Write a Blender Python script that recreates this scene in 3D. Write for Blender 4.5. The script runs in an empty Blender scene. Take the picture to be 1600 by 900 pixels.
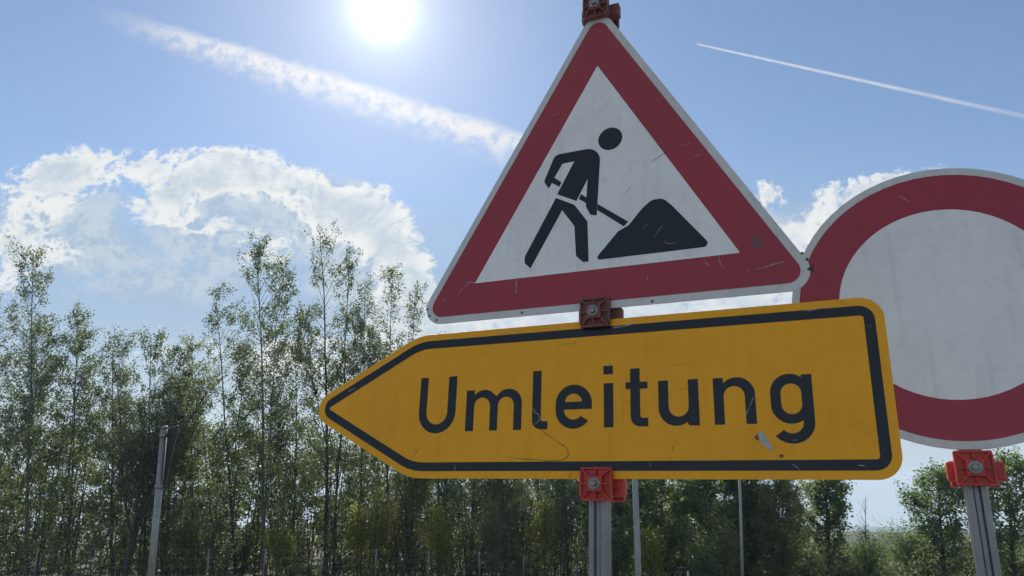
import bpy, math, random
import numpy as np
from mathutils import Matrix, Vector

scene = bpy.context.scene
col = scene.collection
R = math.radians

# ------------------------------------------------------------------ camera
EYE = Vector((0.0, 0.0, 1.65))
PITCH = R(15.2)
FPX = 1160.0                      # focal length in units of a 1600 px wide frame
cam_d = bpy.data.cameras.new('camera')
cam_d.sensor_width = 36.0
cam_d.lens = 36.0 * FPX / 1600.0
cam_d.clip_start = 0.05
cam_d.clip_end = 20000.0
cam = bpy.data.objects.new('camera', cam_d)
cam.location = EYE
cam.rotation_euler = (math.pi / 2 + PITCH, 0, 0)
col.objects.link(cam)
scene.camera = cam
scene.render.resolution_x, scene.render.resolution_y = 1024, 576


def ray(px, py):
    """world direction of a place in the photograph"""
    x, c = (px - 800.0) / FPX, (450.0 - py) / FPX
    return Vector((x, math.cos(PITCH) - c * math.sin(PITCH), math.sin(PITCH) + c * math.cos(PITCH)))


def at(px, py, Y):
    d = ray(px, py)
    return EYE + d * (Y / d.y)


def camvec(x, y, z):
    return Vector((x, -y * math.sin(PITCH) + z * math.cos(PITCH), y * math.cos(PITCH) + z * math.sin(PITCH)))


scene.cycles.max_bounces = 6
scene.cycles.use_adaptive_sampling = True
scene.cycles.adaptive_threshold = 0.03
scene.cycles.diffuse_bounces = 3
scene.cycles.glossy_bounces = 3
scene.cycles.transmission_bounces = 3

# ------------------------------------------------------------------ exposure
scene.view_settings.view_transform = 'Standard'
scene.view_settings.look = 'None'
scene.view_settings.exposure = 0.35
scene.view_settings.gamma = 1.0
scene.view_settings.use_curve_mapping = False

# ------------------------------------------------------------------ sun
SUN_DIR = ray(598, 12).normalized()
SUN_EL = math.asin(SUN_DIR.z)
SUN_AZ = math.atan2(SUN_DIR.x, SUN_DIR.y)          # clockwise from +Y
sun_d = bpy.data.lights.new('sun', 'SUN')
sun_d.energy = 4.6
sun_d.angle = R(0.53)
sun_d.color = (1.0, 0.95, 0.87)
sun = bpy.data.objects.new('sun', sun_d)
sun.rotation_euler = (-SUN_DIR).to_track_quat('-Z', 'Y').to_euler()
sun.location = SUN_DIR * 60
col.objects.link(sun)

# ------------------------------------------------------------------ world: sky, clouds, contrails
world = bpy.data.worlds.new('World')
scene.world = world
world.use_nodes = True
WT = world.node_tree
WT.nodes.clear()
SKY_STRENGTH = 0.093


class X:
    """tiny expression helper for scalar shader math in one node tree"""
    tree = WT

    def __init__(s, v): s.v = v

    @staticmethod
    def m(op, *a, clamp=False):
        n = X.tree.nodes.new('ShaderNodeMath'); n.operation = op; n.use_clamp = clamp
        for i, q in enumerate(a):
            if isinstance(q, X): X.tree.links.new(q.v, n.inputs[i])
            else: n.inputs[i].default_value = float(q)
        return X(n.outputs[0])

    def __add__(s, o): return X.m('ADD', s, o)
    __radd__ = __add__
    def __sub__(s, o): return X.m('SUBTRACT', s, o)
    def __rsub__(s, o): return X.m('SUBTRACT', o, s)
    def __mul__(s, o): return X.m('MULTIPLY', s, o)
    __rmul__ = __mul__
    def __truediv__(s, o): return X.m('DIVIDE', s, o)
    def __rtruediv__(s, o): return X.m('DIVIDE', o, s)
    def max(s, o): return X.m('MAXIMUM', s, o)
    def min(s, o): return X.m('MINIMUM', s, o)
    def pow(s, o): return X.m('POWER', s, o)
    def abs(s): return X.m('ABSOLUTE', s)
    def sat(s): return X.m('ADD', s, 0.0, clamp=True)


def ss(x, a, b):
    n = X.tree.nodes.new('ShaderNodeMapRange'); n.interpolation_type = 'SMOOTHSTEP'
    X.tree.links.new(x.v, n.inputs[0])
    n.inputs[1].default_value = a; n.inputs[2].default_value = b
    n.inputs[3].default_value = 0; n.inputs[4].default_value = 1
    return X(n.outputs[0])


def xyz(x, y, z):
    n = X.tree.nodes.new('ShaderNodeCombineXYZ')
    for i, q in enumerate((x, y, z)):
        if isinstance(q, X): X.tree.links.new(q.v, n.inputs[i])
        else: n.inputs[i].default_value = q
    return n.outputs[0]


def noise(vec, scale, detail=6, rough=.55, dist=0.0):
    n = X.tree.nodes.new('ShaderNodeTexNoise')
    X.tree.links.new(vec, n.inputs['Vector'])
    n.inputs['Scale'].default_value = scale; n.inputs['Detail'].default_value = detail
    n.inputs['Roughness'].default_value = rough; n.inputs['Distortion'].default_value = dist
    return X(n.outputs['Fac'])


def rgbmix(fac, a, b):
    n = X.tree.nodes.new('ShaderNodeMix'); n.data_type = 'RGBA'
    if isinstance(fac, X): X.tree.links.new(fac.v, n.inputs[0])
    else: n.inputs[0].default_value = fac
    for k, q in ((6, a), (7, b)):
        if isinstance(q, tuple): n.inputs[k].default_value = (*q, 1)
        else: X.tree.links.new(q, n.inputs[k])
    return n.outputs[2]


def build_world():
    N, Lk = WT.nodes, WT.links
    tc = N.new('ShaderNodeTexCoord')
    sep = N.new('ShaderNodeSeparateXYZ'); Lk.new(tc.outputs['Generated'], sep.inputs[0])
    dx, dy, dz = X(sep.outputs[0]), X(sep.outputs[1]), X(sep.outputs[2])
    # clear sky; below the horizon the horizon colour goes on
    nz = N.new('ShaderNodeVectorMath'); nz.operation = 'NORMALIZE'
    Lk.new(xyz(dx, dy, dz.max(0.012)), nz.inputs[0])
    sky = N.new('ShaderNodeTexSky'); sky.sky_type = 'NISHITA'; sky.sun_disc = False
    sky.sun_elevation = SUN_EL; sky.sun_rotation = SUN_AZ
    sky.air_density = 1.0; sky.dust_density = 0.12; sky.ozone_density = 2.0; sky.altitude = 450
    Lk.new(nz.outputs[0], sky.inputs[0])
    # gnomonic sky coordinates about +Y (straight lines are great circles)
    yy = dy.max(0.12)
    u0, v0 = dx / yy, dz / yy
    front = ss(dy, 0.28, 0.5)

    def uv(px, py):
        d = ray(px, py); return d.x / d.y, d.z / d.y

    P0 = xyz(u0, v0, 0.0)

    def n2d(vec, scale, detail, rough, ox=0.0, oy=0.0, sx=1.0, sy=1.0):
        mp = N.new('ShaderNodeVectorMath'); mp.operation = 'MULTIPLY_ADD'
        Lk.new(vec, mp.inputs[0]); mp.inputs[1].default_value = (sx, sy, 1); mp.inputs[2].default_value = (ox, oy, 0)
        n = N.new('ShaderNodeTexNoise'); n.noise_dimensions = '2D'
        Lk.new(mp.outputs[0], n.inputs['Vector'])
        n.inputs['Scale'].default_value = scale; n.inputs['Detail'].default_value = detail; n.inputs['Roughness'].default_value = rough
        return X(n.outputs['Fac']), n.outputs['Color']

    _, wc = n2d(P0, 7, 2, .5, 3.1, 1.7)
    wv = N.new('ShaderNodeVectorMath'); wv.operation = 'MULTIPLY_ADD'
    Lk.new(wc, wv.inputs[0]); wv.inputs[1].default_value = (.07, .05, 0); wv.inputs[2].default_value = (-.035, -.025, 0)
    wa = N.new('ShaderNodeVectorMath'); wa.operation = 'ADD'
    Lk.new(P0, wa.inputs[0]); Lk.new(wv.outputs[0], wa.inputs[1])
    P2 = wa.outputs[0]
    blobs = [(300, 268, 105, 55, .9), (385, 268, 85, 56, 1), (470, 295, 70, 48, 1), (548, 322, 66, 48, 1),
             (600, 365, 50, 55, 1), (632, 430, 52, 66, 1.1), (655, 500, 75, 70, 1.15), (720, 545, 90, 60, 1.15), (520, 350, 90, 40, .55), (330, 300, 110, 30, .5),
             (255, 325, 70, 28, .85), (335, 350, 65, 24, .75), (405, 378, 48, 30, .85), (432, 425, 26, 46, .7),
             (505, 335, 50, 20, .35),
             (150, 262, 120, 55, .9), (60, 300, 95, 70, .9), (70, 385, 90, 45, .8), (10, 420, 80, 60, .7),
             (760, 500, 170, 75, 1.15), (950, 495, 230, 75, 1.15), (1130, 485, 180, 65, 1.15), (520, 560, 200, 70, .55),
             (300, 560, 220, 50, .4),
             (1205, 308, 42, 28, .9), (1280, 345, 60, 30, .85), (1330, 312, 70, 36, .95), (1390, 288, 50, 26, .8),
             (1225, 385, 70, 50, 1.1), (1450, 290, 70, 40, .8), (1560, 330, 90, 50, .8), (1480, 420, 160, 90, .9),
             (1240, 450, 120, 40, 1)]

    mass = [(420, 330, 190, 95, .9), (560, 420, 110, 110, .8), (250, 420, 200, 70, .5), (80, 350, 150, 90, .8), (700, 500, 160, 80, .7),
            (1290, 380, 170, 90, .7), (1500, 380, 150, 120, .7)]

    def field(bl):
        tot = X.m('ADD', 0.0, 0.0)
        for (px, py, rx, ry, w) in bl:
            cu, cv = uv(px, py)
            ru, rv = rx / FPX * 1.1, ry / FPX * 1.15
            q = N.new('ShaderNodeVectorMath'); q.operation = 'MULTIPLY_ADD'
            Lk.new(P2, q.inputs[0]); q.inputs[1].default_value = (1 / ru, 1 / rv, 0); q.inputs[2].default_value = (-cu / ru, -cv / rv, 0)
            dd = N.new('ShaderNodeVectorMath'); dd.operation = 'DOT_PRODUCT'
            Lk.new(q.outputs[0], dd.inputs[0]); Lk.new(q.outputs[0], dd.inputs[1])
            g = X.m('SUBTRACT', 1.0, X(dd.outputs['Value']), clamp=True)
            tot = X.m('MULTIPLY_ADD', g, w, tot)
        return tot.min(1.15)

    tot = field(blobs)
    grey = field(mass)
    bn, _ = n2d(P2, 30, 4, .6, 7.7, 3.3, 1.0, 1.25)
    bil = 1.0 - (bn * 2.0 - 1.0).abs() * 2.2
    n1, _ = n2d(P2, 19, 8, .68, .3, 2.1, 1.0, 1.3)
    n2, _ = n2d(P2, 6.5, 2, .5, 5.3, .4, .8, 1.5)
    su, sv = SUN_DIR.x / SUN_DIR.y, SUN_DIR.z / SUN_DIR.y
    # a second sample a little nearer the sun: how much cloud the light has crossed
    sh = N.new('ShaderNodeVectorMath'); sh.operation = 'MULTIPLY_ADD'
    Lk.new(P2, sh.inputs[0]); sh.inputs[1].default_value = (.94, .94, 1); sh.inputs[2].default_value = (su * .06, sv * .06, 0)
    m1, _ = n2d(sh.outputs[0], 19, 5, .68, .3, 2.1, 1.0, 1.3)
    body = tot * 1.25 + (n2 - .5) * .8 - .46
    d0 = body + (n1 - .5) * 2.0 + (bil - .62) * .75
    d1 = body + (m1 - .5) * 2.4
    alpha = ss(d0, .02, .7) * .97 * ss(tot, .0, .22)
    agrey = ss(grey + (n2 - .5) * .8 + (n1 - .5) * 1.3, .05, .8) * .8 * ss(grey, .0, .2)
    thick = ss(d1 - bil * .35, -.05, 1.3)
    # soft high veil, thicker low down
    vn, _ = n2d(P0, 4.2, 4, .6, 11., .7, .7, 1.8)
    veil = (ss(vn, .35, .75) * .25 * ss(v0, .62, .3) + .80 * ss(v0, .50, .20)).sat()
    # broad old contrail
    (a0, b0), (a1, b1) = uv(232, 44), uv(806, 224)
    L = math.hypot(a1 - a0, b1 - b0); tx, ty = (a1 - a0) / L, (b1 - b0) / L
    nn, _ = n2d(P0, 42, 5, .65, 2.2, 4.4)
    n3, _ = n2d(P0, 16, 2, .5, 6.2, 1.4)
    al = (u0 - a0) * tx + (v0 - b0) * ty
    off = (u0 - a0) * (-ty) + (v0 - b0) * tx + (nn - .5) * .03 + (n3 - .5) * .012
    wd = 0.017 + ss(al, -.1, .35) * .008
    q = off / wd
    upper = ss(q, 1.05, .35)
    lower = ss(q, -1.9, .3)
    puffs = ss(nn, .3, .62)
    t1 = upper * lower * (puffs * .65 + .35) * ss(al, -.12, .16) * ss(al, 1.3, .55)
    t1 = t1 * .95
    # thin fresh contrail
    (a0, b0), (a1, b1) = uv(1085, 68), uv(1370, 131)
    L2 = math.hypot(a1 - a0, b1 - b0); tx, ty = (a1 - a0) / L2, (b1 - b0) / L2
    al = (u0 - a0) * tx + (v0 - b0) * ty
    off = ((u0 - a0) * (-ty) + (v0 - b0) * tx + (nn - .5) * .0012).abs()
    t2 = ss(off / (al.max(0.0) * 2.2 + .75), .0034, .0004) * ss(al, -.002, .01) * ss(al, .8, .1) * (nn * .7 + .4) * .85
    # how near the sun
    sd = N.new('ShaderNodeVectorMath'); sd.operation = 'DOT_PRODUCT'
    Lk.new(tc.outputs['Generated'], sd.inputs[0]); sd.inputs[1].default_value = SUN_DIR
    c = X(sd.outputs['Value']).max(0.0)
    WHITE, GREY = (7.2, 7.3, 7.2), (3.7, 4.6, 5.5)
    haze = rgbmix(ss(v0, .30, .03), (2.75, 3.75, 4.95), (4.6, 5.2, 5.6))
    f1 = rgbmix(agrey, rgbmix(veil, sky.outputs[0], haze), rgbmix(ss(n1 + (bil - .6) * .25, .38, .62), (3.5, 4.35, 5.25), (4.9, 5.5, 6.0)))
    f2 = rgbmix(alpha, f1, rgbmix(thick * .75, WHITE, GREY))
    f3 = rgbmix(1.0 - (1.0 - t1) * (1.0 - t2), f2, (7.0, 7.0, 7.0))
    # circumsolar light
    core = 1.0 / ((1.0 - c) * (1 / .00020) + 1.0)
    g = core * 20.0 + c.pow(60) * 1.1 + c.pow(12) * .1
    gl = N.new('ShaderNodeVectorMath'); gl.operation = 'SCALE'
    gl.inputs[0].default_value = (1.0, .985, .96); Lk.new(g.v, gl.inputs['Scale'])
    ad = N.new('ShaderNodeVectorMath'); ad.operation = 'ADD'
    Lk.new(f3, ad.inputs[0]); Lk.new(gl.outputs[0], ad.inputs[1])
    # rest of the dome, unseen: cloud thickened and brightened to light sign fronts
    vec3 = xyz(dx, dy, dz * 1.8)
    back = ss(noise(vec3, 3.0, 4, .6), .44, .62) * .9 * ss(dz, .0, .12)
    fb = rgbmix(back, sky.outputs[0], rgbmix(back * .3, (8.2, 8.2, 8.1), (5.2, 5.7, 6.4)))       # lit from the front
    bg0 = N.new('ShaderNodeBackground'); bg0.inputs[1].default_value = SKY_STRENGTH; Lk.new(fb, bg0.inputs[0])
    bg = N.new('ShaderNodeBackground'); bg.inputs[1].default_value = SKY_STRENGTH; Lk.new(ad.outputs[0], bg.inputs[0])
    mx = N.new('ShaderNodeMixShader'); Lk.new(front.v, mx.inputs[0]); Lk.new(bg0.outputs[0], mx.inputs[1]); Lk.new(bg.outputs[0], mx.inputs[2])
    out = N.new('ShaderNodeOutputWorld'); Lk.new(mx.outputs[0], out.inputs[0])


build_world()
world.cycles.sampling_method = 'MANUAL'
world.cycles.sample_map_resolution = 1024


# ------------------------------------------------------------------ object helpers
def tag(o, label=None, cat=None, group=None, kind=None):
    if label: o['label'] = label
    if cat: o['category'] = cat
    if group: o['group'] = group
    if kind: o['kind'] = kind
    return o


def empty(name, mat4, label, cat, group=None):
    o = bpy.data.objects.new(name, None)
    o.empty_display_size = .1
    o.matrix_world = mat4
    col.objects.link(o)
    return tag(o, label, cat, group)


def link(name, me, mat=None, parent=None):
    o = bpy.data.objects.new(name, me)
    if mat is not None and len(me.materials) == 0: me.materials.append(mat)
    col.objects.link(o)
    if parent is not None: o.parent = parent
    return o


def mesh(name, V, F, smooth=False):
    me = bpy.data.meshes.new(name)
    me.from_pydata([tuple(v) for v in V], [], F)
    if smooth: me.polygons.foreach_set('use_smooth', [True] * len(me.polygons))
    me.update()
    return me


def fast_mesh(name, V, F, smooth=False):
    """V (n,3) float array, F (m,4) int array of quads"""
    V = np.asarray(V, dtype=np.float32); F = np.asarray(F, dtype=np.int32)
    me = bpy.data.meshes.new(name)
    me.vertices.add(len(V)); me.vertices.foreach_set('co', V.ravel())
    me.loops.add(F.size); me.loops.foreach_set('vertex_index', F.ravel())
    me.polygons.add(len(F))
    me.polygons.foreach_set('loop_start', np.arange(0, F.size, F.shape[1], dtype=np.int32))
    me.polygons.foreach_set('loop_total', np.full(len(F), F.shape[1], dtype=np.int32))
    if smooth: me.polygons.foreach_set('use_smooth', np.ones(len(F), dtype=bool))
    me.update(calc_edges=True)
    return me


def mirrored_arc(cx, cz, r, a0, a1, n=12, rz=None):
    rz = r if rz is None else rz
    return [(cx + r * math.cos(R(a0 + (a1 - a0) * i / n)), cz + rz * math.sin(R(a0 + (a1 - a0) * i / n))) for i in range(n + 1)]


arc = mirrored_arc


def fillet(pts, n=8):
    """closed outline; pts of (x, z, radius)"""
    out = []
    k = len(pts)
    for i in range(k):
        x, z, r = pts[i]
        p = Vector((x, z)); a = Vector(pts[i - 1][:2]); b = Vector(pts[(i + 1) % k][:2])
        if r <= 0: out.append((x, z)); continue
        da, db = (a - p), (b - p)
        la, lb = da.length, db.length
        da.normalize(); db.normalize()
        ang = da.angle(db)
        t = min(r / math.tan(ang / 2), la * .499, lb * .499)
        rr = t * math.tan(ang / 2)
        p0, p1 = p + da * t, p + db * t
        c = p + (da + db).normalized() * (rr / math.sin(ang / 2))
        a0 = math.atan2(p0.y - c.y, p0.x - c.x); a1 = math.atan2(p1.y - c.y, p1.x - c.x)
        d = (a1 - a0 + math.pi) % (2 * math.pi) - math.pi
        for j in range(n + 1):
            q = a0 + d * j / n
            out.append((c.x + rr * math.cos(q), c.y + rr * math.sin(q)))
    return out


def plate(name, loops, y0, y1, mat, parent, bevel=0.0, off=(0, 0)):
    """flat shape in the local XZ plane between depths y0 < y1, loops in mm (first outer, others holes)"""
    cu = bpy.data.curves.new(name, 'CURVE'); cu.dimensions = '2D'; cu.fill_mode = 'BOTH'
    h = (y1 - y0) / 2
    cu.extrude = h - bevel; cu.bevel_depth = bevel; cu.bevel_resolution = 1
    if bevel: cu.offset = -bevel
    for lp in loops:
        sp = cu.splines.new('POLY'); sp.points.add(len(lp) - 1); sp.use_cyclic_u = True
        for i, (x, z) in enumerate(lp):
            sp.points[i].co = ((x - off[0]) / 1000, (z - off[1]) / 1000, 0, 1)
    tmp = bpy.data.objects.new('tmp', cu); col.objects.link(tmp)
    bpy.context.view_layer.update()
    me = bpy.data.meshes.new_from_object(tmp.evaluated_get(bpy.context.evaluated_depsgraph_get()))
    bpy.data.objects.remove(tmp); bpy.data.curves.remove(cu)
    me.transform(Matrix.Translation((0, (y0 + y1) / 2, 0)) @ Matrix.Rotation(math.pi / 2, 4, 'X'))
    me.name = name
    me.materials.clear()
    return link(name, me, mat, parent)


def box_vf(cx, cy, cz, sx, sy, sz):
    V = [(cx + sx * i, cy + sy * j, cz + sz * k) for i in (-.5, .5) for j in (-.5, .5) for k in (-.5, .5)]
    F = [(0, 1, 3, 2), (4, 6, 7, 5), (0, 4, 5, 1), (2, 3, 7, 6), (0, 2, 6, 4), (1, 5, 7, 3)]
    return V, F


def boxes(name, items, mat, parent=None, bevel=0.0):
    import bmesh
    bm = bmesh.new()
    for it in items:
        V, F = box_vf(*it)
        vs = [bm.verts.new(v) for v in V]
        for f in F: bm.faces.new([vs[i] for i in f])
    if bevel: bmesh.ops.bevel(bm, geom=bm.edges[:], offset=bevel, segments=2, affect='EDGES', profile=.6)
    bmesh.ops.recalc_face_normals(bm, faces=bm.faces)
    me = bpy.data.meshes.new(name); bm.to_mesh(me); bm.free()
    return link(name, me, mat, parent)


def lathe(name, prof, mat, parent=None, n=20, axis='Z', at0=(0, 0, 0)):
    """prof of (radius, height) from bottom to top, closed with caps"""
    V, F = [], []
    for r, h in prof:
        for k in range(n):
            a = 2 * math.pi * k / n
            V.append((r * math.cos(a), r * math.sin(a), h))
    for i in range(len(prof) - 1):
        for k in range(n):
            F.append((i * n + k, i * n + (k + 1) % n, (i + 1) * n + (k + 1) % n, (i + 1) * n + k))
    F.append(tuple(reversed(range(n)))); F.append(tuple(range((len(prof) - 1) * n, len(prof) * n)))
    me = mesh(name, V, F)
    for p in me.polygons: p.use_smooth = len(p.vertices) == 4
    if axis == 'Y': me.transform(Matrix.Rotation(math.pi / 2, 4, 'X'))      # bottom of profile faces +y, top faces -y
    me.transform(Matrix.Translation(at0))
    return link(name, me, mat, parent)


# ------------------------------------------------------------------ materials
def new_mat(name):
    m = bpy.data.materials.new(name); m.use_nodes = True
    X.tree = m.node_tree
    b = m.node_tree.nodes['Principled BSDF']
    return m, b, m.node_tree


def sheeting(name, base, rough=.34, dirt=.12, chips=True, coat=.0, spec=.5):
    """painted / reflective sheeting: slightly dirty, chipped, gently uneven"""
    m, b, t = new_mat(name)
    tc = t.nodes.new('ShaderNodeTexCoord').outputs['Object']
    fine = noise(tc, 55, 5, .6)
    big = noise(tc, 5, 4, .6)
    sm = t.nodes.new('ShaderNodeMapping'); t.links.new(tc, sm.inputs[0]); sm.inputs['Scale'].default_value = (60, 60, 4)
    streak = noise(sm.outputs[0], 1, 3, .5)
    blot = noise(tc, 17, 6, .7)
    d = (ss(fine, .45, .75) * .45 + ss(big, .40, .70) * .7 + ss(streak, .50, .80) * .8 + ss(blot, .54, .66) * .55) * dirt
    dark = tuple(c * .55 + .012 for c in base)
    c1 = rgbmix(d.sat(), tuple(base), dark)
    if chips:
        sp = noise(tc, 160, 2, .5); sp2 = noise(tc, 9, 2, .5)
        chip = ss(sp, .745, .765) * ss(sp2, .50, .60)
        lv = sum(base) / 3
        c1 = rgbmix(chip * .8, c1, (.30, .31, .31) if lv < .3 else (.12, .11, .10))
    t.links.new(c1, b.inputs['Base Color'])
    r = big * .16 + fine * .1 + (rough - .12)
    t.links.new(r.v, b.inputs['Roughness'])
    b.inputs['Specular IOR Level'].default_value = spec
    if coat:
        b.inputs['Coat Weight'].default_value = coat; b.inputs['Coat Roughness'].default_value = .22
    bp = t.nodes.new('ShaderNodeBump'); bp.inputs['Strength'].default_value = .35; bp.inputs['Distance'].default_value = .006
    t.links.new(big.v, bp.inputs['Height']); t.links.new(bp.outputs[0], b.inputs['Normal'])
    return m


def simple(name, base, rough=.5, metal=0.0, var=.2, scale=30, bump=.0, spec=.5):
    m, b, t = new_mat(name)
    tc = t.nodes.new('ShaderNodeTexCoord').outputs['Object']
    n = noise(tc, scale, 6, .6)
    n2 = noise(tc, scale * .13, 3, .5)
    f = (n * .6 + n2 * .4)
    lo = tuple(max(0, c * (1 - var * 1.6)) for c in base); hi = tuple(min(1, c * (1 + var * 1.3)) for c in base)
    t.links.new(rgbmix(ss(f, .3, .7), lo, hi), b.inputs['Base Color'])
    t.links.new((n * .25 + (rough - .12)).v, b.inputs['Roughness'])
    b.inputs['Metallic'].default_value = metal
    b.inputs['Specular IOR Level'].default_value = spec
    if bump:
        bp = t.nodes.new('ShaderNodeBump'); bp.inputs['Strength'].default_value = .6; bp.inputs['Distance'].default_value = bump
        t.links.new(n.v, bp.inputs['Height']); t.links.new(bp.outputs[0], b.inputs['Normal'])
    return m


def leaf_mat(name, c0, c1, trans, glint=.52, tw=.42):
    m, b, t = new_mat(name)
    g = t.nodes.new('ShaderNodeNewGeometry')
    rnd = X(g.outputs['Random Per Island'])
    cc = rgbmix(rnd, c0, c1)
    t.links.new(cc, b.inputs['Base Color'])
    b.inputs['Roughness'].default_value = glint
    b.inputs['Specular IOR Level'].default_value = .45
    tr = t.nodes.new('ShaderNodeBsdfTranslucent')
    t.links.new(rgbmix(rnd, trans, tuple(q * .7 for q in trans)), tr.inputs[0])
    mx = t.nodes.new('ShaderNodeMixShader'); mx.inputs[0].default_value = tw
    t.links.new(b.outputs[0], mx.inputs[1]); t.links.new(tr.outputs[0], mx.inputs[2])
    t.links.new(mx.outputs[0], t.nodes['Material Output'].inputs[0])
    return m


M = {}
M['yellow'] = sheeting('yellow_sheeting', (.78, .355, .008), .36, .22, spec=.28)
M['black'] = sheeting('black_print', (.0035, .0085, .016), .36, .15, spec=.40)
M['red'] = sheeting('red_sheeting', (.30, .028, .046), .34, .22, spec=.4)
M['white'] = sheeting('white_sheeting', (.74, .745, .735), .36, .30)
M['rim'] = sheeting('pale_rim', (.55, .56, .55), .40, .35)
M['back'] = simple('grey_sign_back', (.22, .23, .24), .5, .3, .12, 20)
M['alu'] = simple('aluminium', (.22, .225, .23), .42, .8, .10, 40)
M['galv'] = simple('galvanised_steel', (.27, .28, .285), .48, .6, .16, 26)
M['clamp'] = simple('red_clamp_plastic', (.46, .038, .028), .45, 0, .18, 60)
M['bolt'] = simple('zinc_bolt', (.26, .255, .25), .42, .85, .15, 80)
M['clampshade'] = simple('shaded_clamp_plastic', (.17, .058, .054), .6, 0, .25, 60)  # same red plastic with glare veil and shade put into the colour
M['backdark'] = simple('dark_sign_back', (.032, .035, .038), .75, .0, .2, 20, spec=.15)
M['rubber'] = simple('recycled_rubber', (.035, .034, .033), .8, 0, .4, 60, .004)
M['scratch'] = simple('bare_scratch', (.36, .37, .38), .45, .2, .2, 90)
M['grime'] = simple('dark_crack', (.055, .04, .018), .7, 0, .3, 90)
M['rust'] = simple('rust_spot', (.20, .085, .03), .8, 0, .3, 200)
M['bark'] = simple('bark', (.060, .056, .050), .8, 0, .3, 9, .01)
M['barkpale'] = simple('pale_bark', (.13, .128, .12), .8, 0, .3, 7, .01)
M['leaf'] = leaf_mat('poplar_leaf', (.062, .098, .062), (.125, .160, .105), (.20, .26, .075), tw=.47)
M['leafw'] = leaf_mat('willow_leaf', (.070, .100, .062), (.135, .160, .100), (.21, .265, .08), tw=.46)
M['leafd'] = leaf_mat('broad_leaf', (.070, .118, .066), (.135, .185, .098), (.28, .40, .09), tw=.46)
M['leafy'] = leaf_mat('yellow_green_leaf', (.12, .155, .040), (.19, .21, .060), (.52, .56, .10), tw=.55)  # sun patches on the bushes put into a brighter, more translucent leaf
M['leafb'] = leaf_mat('olive_leaf', (.115, .148, .072), (.18, .205, .105), (.34, .40, .12), tw=.45)

# ------------------------------------------------------------------ terrain
NOISE = np.random.default_rng(4)
PH = NOISE.uniform(0, 6.28, 24)


def ground_z(x, y):
    x = np.asarray(x, float); y = np.asarray(y, float)
    d = np.maximum(y, 0)
    s = np.clip((d - 6) / 28, 0, 1); s = s * s * (3 - 2 * s)
    z = -3.6 * s
    e = np.clip((np.hypot(x, y) - 75) / 1100, 0, 1); e = e * e * (3 - 2 * e)
    r = np.hypot(x, y)
    z = z - 136 * e
    h = np.exp(-((r - 2500) / 420.) ** 2)
    ridge = 30 + 5 * np.sin(x / 310 + PH[0]) + 4 * np.sin(x / 133 + PH[1]) + 2 * np.sin(x / 61 + PH[2])
    z = z + h * ridge
    z = z + .05 * np.clip((r - 8) / 10, 0, 1) * (np.sin(x * .9 + PH[3]) * np.cos(y * .7 + PH[4]))
    return z


def build_ground():
    rr = np.concatenate([np.linspace(0, 60, 61), np.geomspace(62, 3400, 70)])
    n = 144
    a = np.linspace(0, 2 * math.pi, n, endpoint=False)
    V = [(0, 0, float(ground_z(0, 0)))]
    for r in rr[1:]:
        x, y = r * np.cos(a), r * np.sin(a)
        z = ground_z(x, y)
        V += list(zip(x, y, z))
    F = [(0, 1 + k, 1 + (k + 1) % n) for k in range(n)]
    for i in range(len(rr) - 2):
        b0, b1 = 1 + i * n, 1 + (i + 1) * n
        F += [(b0 + k, b1 + k, b1 + (k + 1) % n, b0 + (k + 1) % n) for k in range(n)]
    m, b, t = new_mat('grassland')
    tc = t.nodes.new('ShaderNodeTexCoord').outputs['Object']
    n1 = noise(tc, 1.3, 8, .65); n2 = noise(tc, .012, 4, .6)
    c1 = rgbmix(ss(n1, .3, .7), (.045, .068, .022), (.11, .115, .050))
    c2 = rgbmix(ss(n2, .42, .58), c1, (.030, .050, .024))
    t.links.new(c2, b.inputs['Base Color']); b.inputs['Roughness'].default_value = .9
    o = link('ground', mesh('ground', V, F, True), m)
    tag(o, 'grassy ground falling away to a distant wooded ridge', kind='structure')


def build_road():
    m, b, t = new_mat('pale_bounce_road')  # unseen road, paled from asphalt so it bounces light onto the sign fronts
    tc = t.nodes.new('ShaderNodeTexCoord').outputs['Object']
    n1 = noise(tc, 90, 4, .7); n2 = noise(tc, .8, 4, .6)
    t.links.new(rgbmix((ss(n1, .3, .75) * .6 + n2 * .4).sat(), (.15, .147, .142), (.25, .245, .236)), b.inputs['Base Color'])
    b.inputs['Roughness'].default_value = .85
    xs, ys = np.linspace(-40, 40, 41), np.linspace(-16, 5, 15)
    V = [(x, y, .006) for y in ys for x in xs]
    F = [(j * 41 + i, j * 41 + i + 1, (j + 1) * 41 + i + 1, (j + 1) * 41 + i) for j in range(14) for i in range(40)]
    tag(link('road', mesh('road', V, F), m), 'unseen road around the sign posts, made pale to bounce light', kind='structure')


build_ground()
build_road()

# ------------------------------------------------------------------ signs
# local frame of the sign faces: X along the face, Y away from the viewer, Z up the post
EX = Vector((0.91017594, -0.41413281, -0.00858915))
EZ = Vector((0.03583042, 0.05805591, 0.99767013))
EY = Vector((0.41266929, 0.9083631, -0.06767964))
ORG = Vector((0.19582553, 1.58366644, 2.29590525))      # centre of the warning triangle


def frame(o):
    return Matrix(((EX.x, EY.x, EZ.x, o.x), (EX.y, EY.y, EZ.y, o.y), (EX.z, EY.z, EZ.z, o.z), (0, 0, 0, 1)))


def plane_pt(x, z, y=0.0):                               # mm in the face plane
    return ORG + EX * (x / 1000) + EZ * (z / 1000) + EY * y


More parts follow.
